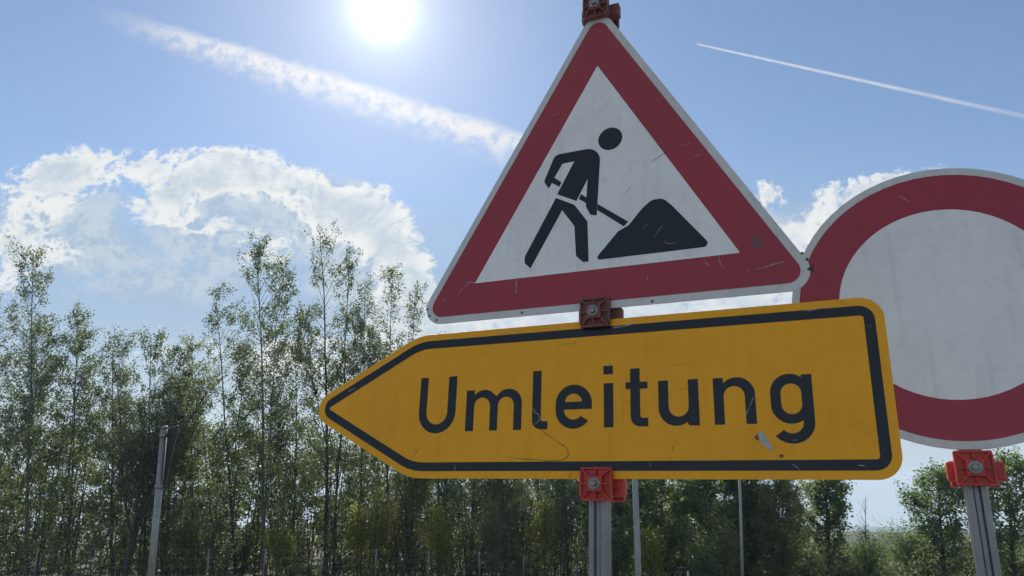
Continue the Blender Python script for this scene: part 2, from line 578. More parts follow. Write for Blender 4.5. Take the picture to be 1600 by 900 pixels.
def strip(name, pts, w, y, mat, parent, off):
    """thin irregular mark on a face; pts in mm, w width in mm"""
    rnd = random.Random(len(pts) * 7 + int(pts[0][0]))
    V, F = [], []
    P = []
    for i in range(len(pts) - 1):
        a, b = Vector(pts[i]), Vector(pts[i + 1])
        k = max(1, int((b - a).length / 6))
        for j in range(k): P.append(a.lerp(b, j / k) + Vector((rnd.uniform(-1.1, 1.1), rnd.uniform(-1.1, 1.1))))
    P.append(Vector(pts[-1]))
    for i, p in enumerate(P):
        d = (P[min(i + 1, len(P) - 1)] - P[max(i - 1, 0)]).normalized(); nrm = Vector((-d.y, d.x))
        ww = w * .31 * rnd.uniform(.45, 1.2) * (0.35 if i in (0, len(P) - 1) else 1)
        for s in (-1, 1):
            q = p + nrm * ww * s
            V.append(((q.x - off[0]) / 1000, y, (q.y - off[1]) / 1000))
    for i in range(len(P) - 1): F.append((2 * i, 2 * i + 1, 2 * i + 3, 2 * i + 2))
    return link(name, mesh(name, V, F), mat, parent)


T = 0.003            # plate thickness; printed layers lie proud of it towards the viewer (-Y)


def tri_loop(side, r, dz=0.0):
    c = side * math.sqrt(3) / 6
    return fillet([(-side / 2, -c + dz, r), (side / 2, -c + dz, r), (0, 2 * c + dz, r)], 12)


def build_triangle():
    off = (0, -268.5)
    root = empty('roadworks_sign', frame(plane_pt(*off)), 'triangular red bordered warning sign with digging worker and dirt heap', 'sign')
    P = plate('sign_plate', [tri_loop(930, 42)], 0, T, M['rim'], root, .0008, off)
    plate('sign_back', [tri_loop(926, 41)], T + .0002, T + .0010, M['back'], root, 0, off)
    inner = tri_loop(609.5, 1.5)
    plate('red_border', [tri_loop(930 - 2 * 17 * math.sqrt(3), 26), list(reversed(inner))], -.0007, -.0001, M['red'], root, 0, off)
    plate('white_field', [inner], -.0005, -.0001, M['white'], root, 0, off)
    y0, y1 = -.0011, -.0006
    body = fillet([(-133, 62, 7), (-106, 128, 18), (8, 128, 34), (-2, -46, 2), (-17, -42, 6), (-28, -20, 8), (-24, 50, 0),
                   (-51, -2, 0), (-99, 23, 0), (-57, 102, 0), (-87, 101, 3), (-107, 68, 0), (-89, 52, 0), (-94, 42, 0),
                   (-113, 55, 0), (-121, 41, 2)])
    w = plate('worker_torso', [body], y0, y1, M['black'], root, 0, off)
    plate('worker_head', [arc(31, 144, 29, 0, 351, 39)], y0, y1, M['black'], root, 0, off)
    legs = fillet([(-102, 14, 0), (-56, -11, 0), (-24, -58, 8), (-21, -155, 0), (-34, -155, 0), (-51, -138, 12), (-55, -65, 8),
                   (-86, -20, 0), (-162, -155, 0), (-177, -140, 8), (-177, -124, 8)])
    plate('worker_legs', [legs], y0, y1, M['black'], root, 0, off)
    plate('shovel_handle', [[(-40, 14), (-25.8, 2), (-27.4, -11), (-45, 2)]], y0, y1, M['black'], root, 0, off)
    plate('shovel_handle', [[(.2, -18), (71, -72), (61, -82), (-.4, -33)]], y0, y1, M['black'], root, 0, off)
    pile = fillet([(-8, -154, 6), (250, -154, 9), (168, -47, 14), (150, -28, 22), (124, -28, 22), (102, -46, 10), (72, -81, 8), (48, -92, 8)])
    plate('dirt_heap', [pile], y0, y1, M['black'], root, 0, off)
    # wear: scratches and scuffs
    for pts, wd in [([(128, 66), (150, 80), (178, 88)], 2.2), ([(64, -4), (80, 14)], 1.6), ([(12, 30), (24, 44)], 1.5)]:
        strip('scratch', pts, wd, -.0013, M['grime'], root, off)
    for pts, wd in [([(128, -118), (141, -98), (150, -92)], 2.0), ([(150, -130), (160, -138), (176, -136)], 2.2), ([(104, -92), (118, -82)], 1.6),
                    ([(-330, -180), (-318, -172), (-300, -176)], 3.0), ([(-336, -182), (-346, -200)], 2.2), ([(-196, -172), (-196, -214)], 3.2),
                    ([(232, -184), (244, -200)], 2.2), ([(262, -176), (262, -190), (270, -206)], 2), ([(330, -216), (352, -212), (388, -206)], 2.6),
                    ([(222, 60), (236, 66)], 2.5), ([(316, -212), (320, -222)], 3), ([(-388, -206), (-380, -216)], 2.5), ([(110, -204), (113, -216)], 2),
                    ([(196, 92), (216, 96)], 1.4), ([(-120, 238), (-96, 240)], 1.4)]:
        strip('scratch', pts, wd, -.0014, M['scratch'], root, off)
    plate('scuff', [fillet([(326, -170, 5), (348, -172, 6), (350, -148, 6), (334, -140, 6)])], -.0009, -.00075, M['scratch_dark'], root, 0, off)
    plate('chip', [[(428, -226), (442, -216), (440, -236)]], -.0005, -.0001, M['grime'], root, 0, off)
    for x, z in ((430, -206), (422, -192), (-432, -228), (-424, -246), (-404, -258), (-36, -262), (24, -261), (120, -262), (-180, -260)):
        plate('chip', [[(x - 3, z - 2), (x + 2, z - 3), (x + 3.5, z + 2), (x - 1, z + 3.5)]], -.0005, -.0001, M['grime'], root, 0, off)
    return root


M['scratch_dark'] = simple('scuffed_red', (.16, .075, .085), .7, 0, .2, 120)

LET = {}


def letters():
    L_ = {}
    L_['U'] = [[(-433, -398), (-433, -479)] + arc(-385, -479, 48, 180, 360, 20) + [(-337, -398), (-358, -398)] + arc(-385.5, -479.5, 27.5, 360, 180, 20) + [(-413, -398)]]
    L_['m'] = [[(-310, -433), (-290, -433), (-290, -446)] + arc(-265, -466, 33, 136, 42, 12) + [(-235.5, -449)] + arc(-206, -466, 33, 138, 0, 16) +
               [(-173, -524), (-192, -524)] + arc(-211.5, -470, 19.5, 0, 180, 16) + [(-231, -524), (-250, -524)] + arc(-270, -470, 20, 0, 180, 16) + [(-290, -524), (-310, -524)]]
    L_['l'] = [[(-148, -397), (-128, -397)] + arc(-123, -502, 5, 180, 270, 5) + [(-112, -507), (-112, -524)] + arc(-128, -504, 20, 270, 180, 8)]
    L_['e'] = [[(-13, -484)] + arc(-53.5, -472, 40.5, 0, 180, 24) + arc(-53.5, -484, 40.5, 180, 323, 20) + arc(-53.5, -484, 21.5, 318, 180, 16),
               [(-34.5, -468)] + arc(-54, -470, 19.5, 4, 176, 18) + [(-73.5, -468)]]
    L_['i'] = [[(13, -432), (33.5, -432), (33.5, -523.5), (13.5, -523.5)], [(12.5, -395), (33, -395), (33, -413), (12.5, -413)]]
    L_['t'] = [[(70, -404), (90, -404), (90, -432.5), (106, -432.5), (106, -446.5), (90, -446.5)] + arc(95.5, -501, 5.5, 180, 270, 5) +
               [(106, -506.5), (106, -523.5)] + arc(90, -503.5, 20, 270, 180, 8) + [(70, -446.5), (60, -446.5), (60, -432.5), (70, -432.5)]]
    L_['u'] = [[(128, -432.5), (148, -432.5)] + arc(168, -486, 20, 180, 360, 16) + [(188, -432.5), (208, -432.5), (208, -524), (188, -524), (188, -512)] + arc(163, -489, 35, 316, 180, 16)]
    L_['n'] = [[(237, -433), (256, -433), (256, -445)] + arc(281, -467, 34, 137, 0, 16) + [(315, -524), (296, -524)] + arc(276, -470, 20, 0, 180, 16) + [(256, -524), (237, -524)]]
    L_['g'] = [[(400, -434), (418, -434)] + arc(377.5, -522, 40, 0, -140, 20) + arc(377.5, -523, 20.5, -138, 0, 14) + [(398, -520)] +
               arc(378, -490, 35.5, -57, -180, 16) + arc(378, -467, 35.5, 180, 52, 16),
               arc(379.5, -468.5, 18.5, 0, 180, 14) + arc(379.5, -489.5, 18.5, 180, 360, 14)]
    return L_


def arrow_loop(inset, tip_r, sh_r, co_r):
    """outline of the left-pointing arrow board, inset in mm from its edge"""
    top, bot, right, tipx, mid = -293.0, -626.5, 553.0, -771.0, -460.0
    ang = math.atan2(166.75, 322.0)
    tx = tipx + inset / math.sin(ang)
    t, b, r = top - inset, bot + inset, right - inset
    hx = tx + (t - mid) / math.tan(ang)
    return fillet([(tx, mid, tip_r), (hx, b, sh_r), (r, b, co_r), (r, t, co_r), (hx, t, sh_r)], 14)


def build_arrow():
    off = (0, -626.5)
    root = empty('detour_sign', frame(plane_pt(*off)), 'yellow arrow board pointing left with black word Umleitung', 'sign')
    plate('sign_plate', [arrow_loop(0, 40, 150, 42)], 0, T, M['yellow'], root, .0008, off)
    plate('sign_back', [arrow_loop(2, 39, 149, 41)], T + .0002, T + .0010, M['back'], root, 0, off)
    plate('arrow_border', [arrow_loop(16, 27, 135, 28), list(reversed(arrow_loop(35, 4, 117, 6)))], -.0006, -.0001, M['black'], root, 0, off)
    for ch, loops in letters().items():
        if ch == 'i':
            a = plate('letter', loops[:1], -.0006, -.0001, M['black'], root, 0, off)
            plate('letter_dot', loops[1:], -.0006, -.0001, M['black'], a, 0, off)
        else:
            plate('letter', loops, -.0006, -.0001, M['black'], root, 0, off)
    # the long crack below the letter l and e
    strip('crack', [(-131, -522), (-108, -538), (-72, -560), (-66, -566), (-64, -578), (-70, -586), (-96, -590), (-150, -587), (-186, -584)], 1.9, -.0009, M['grime'], root, off)
    strip('crack', [(-206, -581), (-190, -583)], 1.5, -.0009, M['grime'], root, off)
    # peeled patch beside the g
    pp = fillet([(316, -540, 2), (323, -538, 3), (330, -550, 3), (342, -573, 4), (337, -574, 3), (326, -566, 4), (317, -555, 4)], 4)
    plate('peeled_patch', [pp], -.0006, -.0001, M['scratch'], root, 0, off)
    plate('rust_spot', [fillet([(308, -549, 2), (316, -541, 2), (319, -553, 2), (313, -556, 2)], 4)], -.0005, -.0001, M['rust'], root, 0, off)
    plate('rust_spot', [arc(354, -584, 4.0, 0, 330, 11, 3.4)], -.0005, -.0001, M['rust'], root, 0, off)
    for pts, wd in [([(-146, -482), (-134, -492), (-130, -504), (-140, -514)], 3.0), ([(-150, -476), (-138, -486)], 2), ([(296, -508), (304, -490), (314, -470)], 1.6),
                    ([(-640, -420), (-618, -412)], 2.0), ([(-240, -305), (-190, -302)], 2.2), ([(34, -314), (60, -312), (84, -306)], 3.0),
                    ([(370, -598), (384, -609)], 1.8), ([(-330, -598), (-326, -612)], 1.8), ([(106, -594), (110, -604)], 1.8), ([(-10, -596), (-4, -606)], 1.6),
                    ([(376, -556), (384, -555)], 3), ([(400, -552), (402, -560)], 2.6), ([(20, -612), (26, -600)], 2), ([(480, -602), (492, -603)], 2.4),
                    ([(528, -345), (529, -352)], 3), ([(418, -312), (470, -306)], 1.6)]:
        strip('scratch', pts, wd, -.0010, M['scratch'], root, off)
    for pts, wd in [([(-50, -336), (-51, -345)], 3.2), ([(-60, -340), (-61, -347)], 2.4), ([(-436, -560), (-430, -566), (-438, -572)], 3), ([(-500, -424), (-498, -432)], 2.6),
                    ([(-500, -430), (-494, -429)], 2.2), ([(-318, -307), (-318, -316)], 2), ([(-10, -612), (-16, -624)], 2), ([(-56, -612), (-62, -625)], 2.6),
                    ([(150, -400), (200, -402)], .9), ([(170, -452), (212, -455)], .9), ([(442, -504), (448, -508)], 2.0), ([(478, -508), (496, -502)], 1.0),
                    ([(150, -560), (154, -566), (150, -574)], 1.6), ([(158, -556), (164, -560)], 1.6), ([(226, -566), (228, -570)], 2), ([(146, -586), (150, -592)], 2),
                    ([(240, -588), (248, -587)], 1.6), ([(346, -424), (350, -423)], 2), ([(-90, -342), (-60, -340)], .8), ([(-420, -410), (-408, -412)], 1.2)]:
        strip('scratch', pts, wd, -.0010, M['grime'], root, off)
    return root


def clamp(post, x, z, y, k):
    """red plastic clamp: ribbed front block, bolt, jaws behind; x, z in metres in the post frame"""
    s = .033
    cm = M['clamp'] if k == 'low' else M['clampshade']
    c = boxes('clamp', [(x, y + .010, z, 2 * s, .010, 2 * s - .002)], cm, post, .003)
    boxes('boss', [(x, y - .001, z, .031, .014, .031)], cm, c, .002)
    # frame edge and ribs
    for dx, dz, w, h in ((0, s - .0025, 2 * s - .004, .004), (0, -s + .0025, 2 * s - .004, .004), (s - .002, 0, .004, 2 * s - .014), (-s + .002, 0, .004, 2 * s - .014)):
        boxes('edge_rib', [(x + dx, y + .003, z + dz, w, .006, h)], cm, c, .001)
    for a in range(8):
        ang = a * math.pi / 4
        r0, r1 = (.0165, .0285) if a % 2 == 0 else (.022, .041)
        hw = .0014
        d = Vector((math.cos(ang), math.sin(ang))); n = Vector((-d.y, d.x))
        V = []
        for rr, ytop in ((r0, y - .006), (r1, y + .001)):
            for sgn in (-1, 1):
                q = d * rr + n * hw * sgn
                V.append((x + q.x, ytop, z + q.y)); V.append((x + q.x, y + .0052, z + q.y))
        F = [(0, 4, 6, 2), (1, 3, 7, 5), (0, 1, 5, 4), (2, 6, 7, 3), (0, 2, 3, 1), (4, 5, 7, 6)]
        link('rib', mesh('rib', V, F), cm, c)
    lathe('washer', [(.0125, 0), (.0125, .0022), (.0105, .0032)], M['bolt'], c, 20, 'Y', (x, y - .008, z))
    lathe('bolt', [(.0072, 0), (.0072, .005), (.0045, .0068)], M['bolt'], c, 6, 'Y', (x, y - .0112, z))
    boxes('rear_jaw', [(x + .004, y + .037, z - .004, .098, .022, .036)], cm, c, .004)
    boxes('rear_jaw', [(x + .002, y + .066, z - .006, .080, .014, .050)], cm, c, .004)
    return c


def square_post(name, o4, z0, z1, yc, label, xc=0.0):
    root = empty(name, o4, label, 'post')
    w = .019; r = .005; g = .0050; gd = .007
    prof = []
    # rounded square with a shallow groove in the middle of each face
    for k in range(4):
        a = k * math.pi / 2
        base = [(w, -w + r), (w, -g * 1.4), (w - gd, -g * .7), (w - gd, g * .7), (w, g * 1.4), (w, w - r)]
        base += [(w - r + r * math.cos(t), w - r + r * math.sin(t)) for t in (math.pi / 8, math.pi / 4, 3 * math.pi / 8)]
        for (px, py) in base:
            prof.append((px * math.cos(a) - py * math.sin(a), px * math.sin(a) + py * math.cos(a)))
    n = len(prof)
    V = [(xc + px, yc + py, z0) for px, py in prof] + [(xc + px, yc + py, z1) for px, py in prof]
    F = [(i, (i + 1) % n, n + (i + 1) % n, n + i) for i in range(n)] + [tuple(reversed(range(n))), tuple(range(n, 2 * n))]
    link('post_tube', mesh('post_tube', V, F), M['alu'], root)
    boxes('end_cap', [(xc, yc, z1 + .004, .042, .042, .008)], M['clamp'], root, .002)
    return root


def build_main():
    base_len = ORG.z / EZ.z
    o = ORG - EZ * base_len
    o4 = frame(o)
    post = square_post('sign_post', o4, .03, base_len + .62, T + .0035 + .0195, 'grooved grey metal post carrying the triangle and the yellow arrow board', -.004)
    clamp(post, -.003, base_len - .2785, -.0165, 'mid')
    clamp(post, .000, base_len - .6370, -.0165, 'low')
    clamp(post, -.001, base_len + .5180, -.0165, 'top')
    return o


build_triangle()
build_arrow()
main_base = build_main()


def foot(name, loc, rz, label):
    root = empty(name, Matrix.Translation(loc) @ Matrix.Rotation(rz, 4, 'Z'), label, 'base')
    boxes('slab', [(0, 0, .055, .80, .40, .09)], M['rubber'], root, .02)
    for sx in (-1, 1):
        boxes('handle', [(sx * .30, 0, .108, .05, .16, .018)], M['rubber'], root, .006)
    for sx in (-1, 1): boxes('socket', [(sx * .12, 0, .112, .09, .09, .025)], M['rubber'], root, .005)


YAW = math.atan2(EX.y, EX.x)
foot('base_plate', (main_base.x + .0, main_base.y + .02, .008), YAW + math.pi / 2, 'black recycled rubber base plate under the detour sign post')


def build_round():
    c = EYE + camvec(.893, -.027, 1.522)
    # same facing as the other signs
    off = (0, 0)
    o4 = frame(c - EZ * .3)
    root = empty('prohibition_sign', o4, 'round white sign with red ring behind the yellow board', 'sign')
    circ = lambda r: [(x, z + 300) for x, z in arc(0, 0, r, 0, 354, 59)]
    plate('sign_plate', [circ(300)], 0, T, M['rim'], root, .0008)
    plate('sign_back', [circ(297)], T + .0002, T + .001, M['back'], root)
    plate('red_ring', [circ(283.5), list(reversed(circ(203.5)))], -.0007, -.0001, M['red'], root)
    plate('white_field', [circ(203.2)], -.0005, -.0001, M['white'], root)
    for pts, wd in [([(-62, 548), (-52, 542), (-44, 530)], 2), ([(-60, 536), (-46, 540)], 1.6), ([(-200, 296), (-196, 290)], 3)]:
        strip('scratch', pts, wd, -.0010, M['scratch'], root, (0, 0))
    L = c.z / EZ.z
    o = c - EZ * L
    post = square_post('sign_post', frame(o), .03, L + .27, T + .0035 + .0195, 'grooved grey metal post behind the round red ringed sign')
    clamp(post, 0, L - .335, -.0165, 'low')
    boxes('bracket', [(0, .034, L + .20, .09, .012, .05)], M['alu'], post, .003)
    foot('base_plate', (o.x, o.y + .02, .008), YAW + math.pi / 2, 'black recycled rubber base plate under the round sign post')


build_round()


def build_yield():
    Y = 9.2
    top = at(257, 668, Y); low = at(235.5, 905, Y)
    up = (top - low).normalized()
    gz = float(ground_z(low.x, low.y))
    base = low - up * ((low.z - gz) / up.z)
    L = (top - base).length
    m4 = Matrix.Translation(base) @ Vector((0, 0, 1)).rotation_difference(up).to_matrix().to_4x4()
    post = empty('round_post', m4, 'slim galvanised tube post at left with edge-on triangular sign', 'post')
    lathe('tube', [(.040, -.2), (.040, L)], M['galv'], post, 20)
    lathe('end_cap', [(.043, L - .02), (.043, L + .012), (.03, L + .018)], M['back'], post, 20)
    for z in (L - .10, L - .70):
        lathe('bracket', [(.048, z - .022), (.048, z + .022)], M['galv'], post, 16)
    # the sign plate turned almost edge-on to the viewer
    view = (Vector((top.x, top.y, 0)) - Vector((0, 0, 0))).normalized()
    ang = math.atan2(view.y, view.x) + R(13)
    root = empty('yield_sign', m4 @ Matrix.Translation((0, 0, L - .84)) @ Matrix.Rotation(ang, 4, 'Z'), 'small triangular road sign seen edge-on and dark on the left post', 'sign')
    side = 900
    h = side * math.sqrt(3) / 2
    tri = fillet([(-side / 2, 840, 38), (0, 840 - h, 38), (side / 2, 840, 38)], 8)
    tri2 = fillet([(-side / 2 + 16, 831, 30), (0, 840 - h + 18, 30), (side / 2 - 16, 831, 30)], 8)
    tri3 = fillet([(-side / 2 + 150, 754, 6), (0, 840 - h + 172, 6), (side / 2 - 150, 754, 6)], 6)
    y = -.060
    plate('sign_plate', [tri], y, y + .004, M['back'], root, .0008)
    plate('sign_back', [tri2], y + .0042, y + .006, M['backdark'], root)  # shade of a side turned from the sun, put into the colour
    plate('red_border', [tri2, list(reversed(tri3))], y - .0012, y - .0002, M['red'], root)
    plate('white_field', [tri3], y - .001, y - .0002, M['white'], root)


build_yield()


def build_poles():
    Y = 14.5
    a, b = at(988.5, 645, Y), at(997.5, 900, Y)
    a.x += .0
    gz = float(ground_z(b.x, Y)); up = (a - b).normalized()
    base = b - up * ((b.z - gz) / up.z); L = (a - base).length
    m4 = Matrix.Translation(base) @ Vector((0, 0, 1)).rotation_difference(up).to_matrix().to_4x4()
    root = empty('metal_pole', m4, 'tall grey metal pole rising behind the detour sign beside its post', 'pole')
    lathe('shaft', [(.066, -.3), (.060, 1.0), (.047, L)], M['galv'], root, 20)
    lathe('end_cap', [(.050, L), (.050, L + .03), (.02, L + .045)], M['back'], root, 16)
    lathe('collar', [(.074, -.02), (.074, .10), (.068, .12)], M['galv'], root, 16)
    Y = 27.0
    a, b = at(1154.5, 700, Y), at(1160, 900, Y)
    gz = float(ground_z(b.x, Y)); up = (a - b).normalized()
    base = b - up * ((b.z - gz) / up.z); L = (a - base).length
    m4 = Matrix.Translation(base) @ Vector((0, 0, 1)).rotation_difference(up).to_matrix().to_4x4()
    root = empty('metal_pole', m4, 'thin distant metal pole in front of the dark broadleaf trees', 'pole')
    lathe('shaft', [(.055, -.3), (.050, L * .5), (.042, L)], M['galv'], root, 14)
    lathe('end_cap', [(.046, L), (.046, L + .03), (.02, L + .04)], M['back'], root, 12)
    Y = 24.0
    p = at(1067, 887, Y)
    gz = float(ground_z(p.x, Y))
    root = empty('small_sign', Matrix.Translation((p.x, Y, gz)), 'small grey sign panel low in front of the trees', 'sign')
    h = p.z - gz
    boxes('panel', [(0, 0, h - .045, .36, .02, .10)], M['backdark'], root, .006)
    lathe('leg', [(.03, -.2), (.03, h - .11)], M['galv'], root, 12, at0=(.16, .03, 0))


build_poles()


# ------------------------------------------------------------------ fence
def build_fence():
    # posts read off along the line of the fence, nearly square to the view, drawing away to the right
    pts = [(-120, 856, 38.0), (-30, 856, 38.0), (60, 856, 38.0), (150, 856.5, 38.2), (239, 857, 38.3), (327, 857, 38.4), (415, 857, 38.6), (503, 857, 38.8),
           (588, 858, 39.2), (670, 861, 39.8), (749, 863, 40.6), (818, 867, 41.6), (884, 869, 42.8), (948, 871, 44.0), (1010, 873, 45.3)]
    P = [at(px, py, Y) for px, py, Y in pts]
    z0 = [float(ground_z(p.x, p.y)) for p in P]
    mid = Vector((P[0].x, P[0].y, z0[0]))
    root = empty('wire_fence', Matrix.Translation(mid), 'tall wire mesh fence with thin metal posts before the thicket', 'fence')
    for p, g in zip(P, z0):
        l = Vector((p.x, p.y, g)) - mid
        lathe('post', [(.030, -.2), (.030, p.z - g), (.012, p.z - g + .02)], M['galv'], root, 8, at0=l)
    for k in range(7):
        f = .04 + k * .155
        V, F = [], []
        for i, (p, g) in enumerate(zip(P, z0)):
            c = Vector((p.x, p.y - .034, g + (p.z - g) * f)) - mid
            w = .003
            V += [c + Vector((0, -w, -w)), c + Vector((0, w, -w)), c + Vector((0, w, w)), c + Vector((0, -w, w))]
        for i in range(len(P) - 1):
            for q in range(4):
                F.append((i * 4 + q, i * 4 + (q + 1) % 4, i * 4 + 4 + (q + 1) % 4, i * 4 + 4 + q))
        link('wire', mesh('wire', V, F), M['back'], root)


build_fence()


# ------------------------------------------------------------------ trees
class Wood:
    def __init__(s): s.V, s.F, s.n = [], [], 0

    def tube(s, P, r, k=5):
        P = np.asarray(P, float); m = len(P)
        T_ = np.gradient(P, axis=0); T_ /= np.linalg.norm(T_, axis=1, keepdims=True) + 1e-9
        ref = np.array([0.31, .17, .93]) if abs(T_[0, 2]) < .9 else np.array([1., .2, 0])
        A = np.cross(T_, ref); A /= np.linalg.norm(A, axis=1, keepdims=True) + 1e-9
        B = np.cross(T_, A)
        t = np.linspace(0, 2 * math.pi, k, endpoint=False)
        r = np.asarray(r, float)[:, None, None]
        V = P[:, None, :] + r * (A[:, None, :] * np.cos(t)[None, :, None] + B[:, None, :] * np.sin(t)[None, :, None])
        s.V.append(V.reshape(-1, 3))
        i = np.arange(m - 1)[:, None] * k; j = np.arange(k)[None, :]
        a = s.n + i + j; b = s.n + i + (j + 1) % k
        s.F.append(np.stack([a, b, b + k, a + k], -1).reshape(-1, 4)); s.n += m * k

    def mesh(s, name): return fast_mesh(name, np.concatenate(s.V), np.concatenate(s.F), True)


def leaf_quads(rng, C, size, aspect=.62, up=.5):
    """a small pointed leaf at every row of C"""
    n = len(C)
    m = rng.normal(size=(n, 3)) * .62; m[:, 2] += up; m /= np.linalg.norm(m, axis=1, keepdims=True)      # leaves turn up to the light
    d = rng.normal(size=(n, 3)); d -= m * (d * m).sum(1, keepdims=True); d /= np.linalg.norm(d, axis=1, keepdims=True)
    e = np.cross(m, d)
    s = size * rng.uniform(.6, 1.35, (n, 1))
    V = np.empty((n, 4, 3))
    V[:, 0] = C - d * s * .5; V[:, 2] = C + d * s * .5
    V[:, 1] = C + e * s * aspect * .5 - d * s * .06; V[:, 3] = C - e * s * aspect * .5 - d * s * .06
    F = np.arange(n * 4).reshape(n, 4)
    return V.reshape(-1, 3), F


def curve_pts(rng, p0, d0, length, n, up, wob):
    P = [np.array(p0, float)]; d = np.array(d0, float); d /= np.linalg.norm(d)
    for i in range(n):
        d = d + np.array([0, 0, up]) / n + rng.normal(size=3) * wob
        d /= np.linalg.norm(d)
        P.append(P[-1] + d * length / n)
    return np.array(P)


def make_tree(name, base, top, cw, seed, label, cat='tree', group=None, hb=.25, limbs=34, twigs=7, per=16, leaf=.11, lm='leaf', bark='bark',
              rad=.11, asc=.45, prof='slim', wob=.02, lean=(0, 0), clump=.16, forks=0, upl=.45):
    """tapered trunk with ascending limbs and a leafy crown; base/top world points, cw crown half width in m"""
    rng = np.random.default_rng(seed)
    base = np.array(base, float); top = np.array(top, float)
    H = top[2] - base[2]
    k = 14
    tt = np.linspace(0, 1, k + 1)
    lead = np.stack([(top[0] - base[0]) * tt + lean[0] * np.sin(tt * math.pi), (top[1] - base[1]) * tt + lean[1] * np.sin(tt * math.pi), H * tt], 1)
    lead[1:-1, :2] += np.cumsum(rng.normal(size=(k - 1, 2)) * wob * H / 18, 0) * np.sin(tt[1:-1] * math.pi)[:, None]
    W = Wood()
    W.tube(lead, rad * (1 - tt * .93) * (1 + .5 * np.exp(-tt * 30)) + .006, 8)
    stems = [(lead, 1.0, hb)]
    for f in range(forks):
        h0 = rng.uniform(.12, .40)
        p0 = np.array([np.interp(h0, tt, lead[:, c]) for c in range(3)])
        a = rng.uniform(0, 2 * math.pi)
        L = H * (rng.uniform(.70, .93) - h0)
        P = curve_pts(rng, p0, (math.cos(a) * .28, math.sin(a) * .28, 1), L, 9, .4, .05)
        W.tube(P, np.linspace(rad * .6 * (1 - h0), .008, len(P)), 6)
        stems.append((P, .75, .3))
    C = []

    def leaves(P, n, sp):
        t = rng.uniform(.15, 1.02, n)
        idx = t * (len(P) - 1); i0 = np.clip(idx.astype(int), 0, len(P) - 2); fr = (idx - i0)[:, None]
        C.append(P[i0] * (1 - fr) + P[i0 + 1] * fr + rng.normal(size=(n, 3)) * sp)

    for (S, wt, hb_) in stems:
        nl = int(limbs * wt / (1 + .45 * forks)) + 1
        ts = np.linspace(0, 1, len(S))
        for i in range(nl):
            h = hb_ + (1 - hb_) * ((i + rng.uniform(0, 1)) / nl) ** .92
            h = min(h, .985)
            g = (h - hb_) / (1 - hb_)
            if prof == 'slim': w = (.55 + .45 * math.sin(min(g * 1.6, 1) * math.pi * .6)) * (1 - g) ** .45 + .16
            elif prof == 'round': w = math.sqrt(max(0.02, 1 - (2 * g - .9) ** 2 * .8)) * (1 - g * .25) + .05
            else: w = (1 - g) ** .7 + .15
            w *= cw * wt * rng.uniform(.55, 1.2)
            a = i * 2.39996 + rng.normal() * .5
            p0 = np.array([np.interp(h, ts, S[:, c]) for c in range(3)])
            ac = asc + rng.normal() * .14 + (.6 if prof == 'slim' and g > .7 else 0)
            d0 = (math.cos(a), math.sin(a), max(.1, ac * 1.7))
            ln = w * math.hypot(1, ac * 1.2)
            P = curve_pts(rng, p0, d0, ln, 5, .35, .10)
            W.tube(P, np.linspace(max(.010, rad * .36 * (1 - h * .75)), .004, 6), 4)
            leaves(P[2:], int(per * .8), clump)
            nt = max(2, int(twigs * (w / cw) + .5))
            for j in range(nt):
                t0 = rng.uniform(.25, 1.0) * (len(P) - 1.001)
                q = P[int(t0)] * (1 - t0 % 1) + P[int(t0) + 1] * (t0 % 1)
                dd = np.array(P[int(t0) + 1] - P[int(t0)]); dd /= np.linalg.norm(dd)
                dd = dd * .6 + rng.normal(size=3) * .55 + np.array([0, 0, .3])
                Q = curve_pts(rng, q, dd, rng.uniform(.3, .75) * (.35 + .5 * w), 3, .2, .16)
                W.tube(Q, np.linspace(.008, .003, 4), 3)
                leaves(Q, int(per * rng.uniform(.5, 1.5)), clump)
    C = np.concatenate(C)
    root = empty(name, Matrix.Translation(base), label, cat, group)
    link('trunk', W.mesh('trunk'), M[bark], root)
    V, F = leaf_quads(rng, C, leaf, up=upl)
    link('crown', fast_mesh('crown', V, F), M[lm], root)
    return len(C)


def gpt(px, Y):
    """point on the ground in the direction of column px at distance Y"""
    d = ray(px, 880); x = d.x / d.y * Y
    return (x, Y, float(ground_z(x, Y)) - .1)


def tree_px(name, bx, tx, ty, Y, half_px, seed, label, **kw):
    b = gpt(bx, Y); t = at(tx, ty, Y)
    return make_tree(name, b, t, half_px * Y / FPX, seed, label, **kw)


LEAVES = 0
TALL = 'tall slender trees behind the fence'
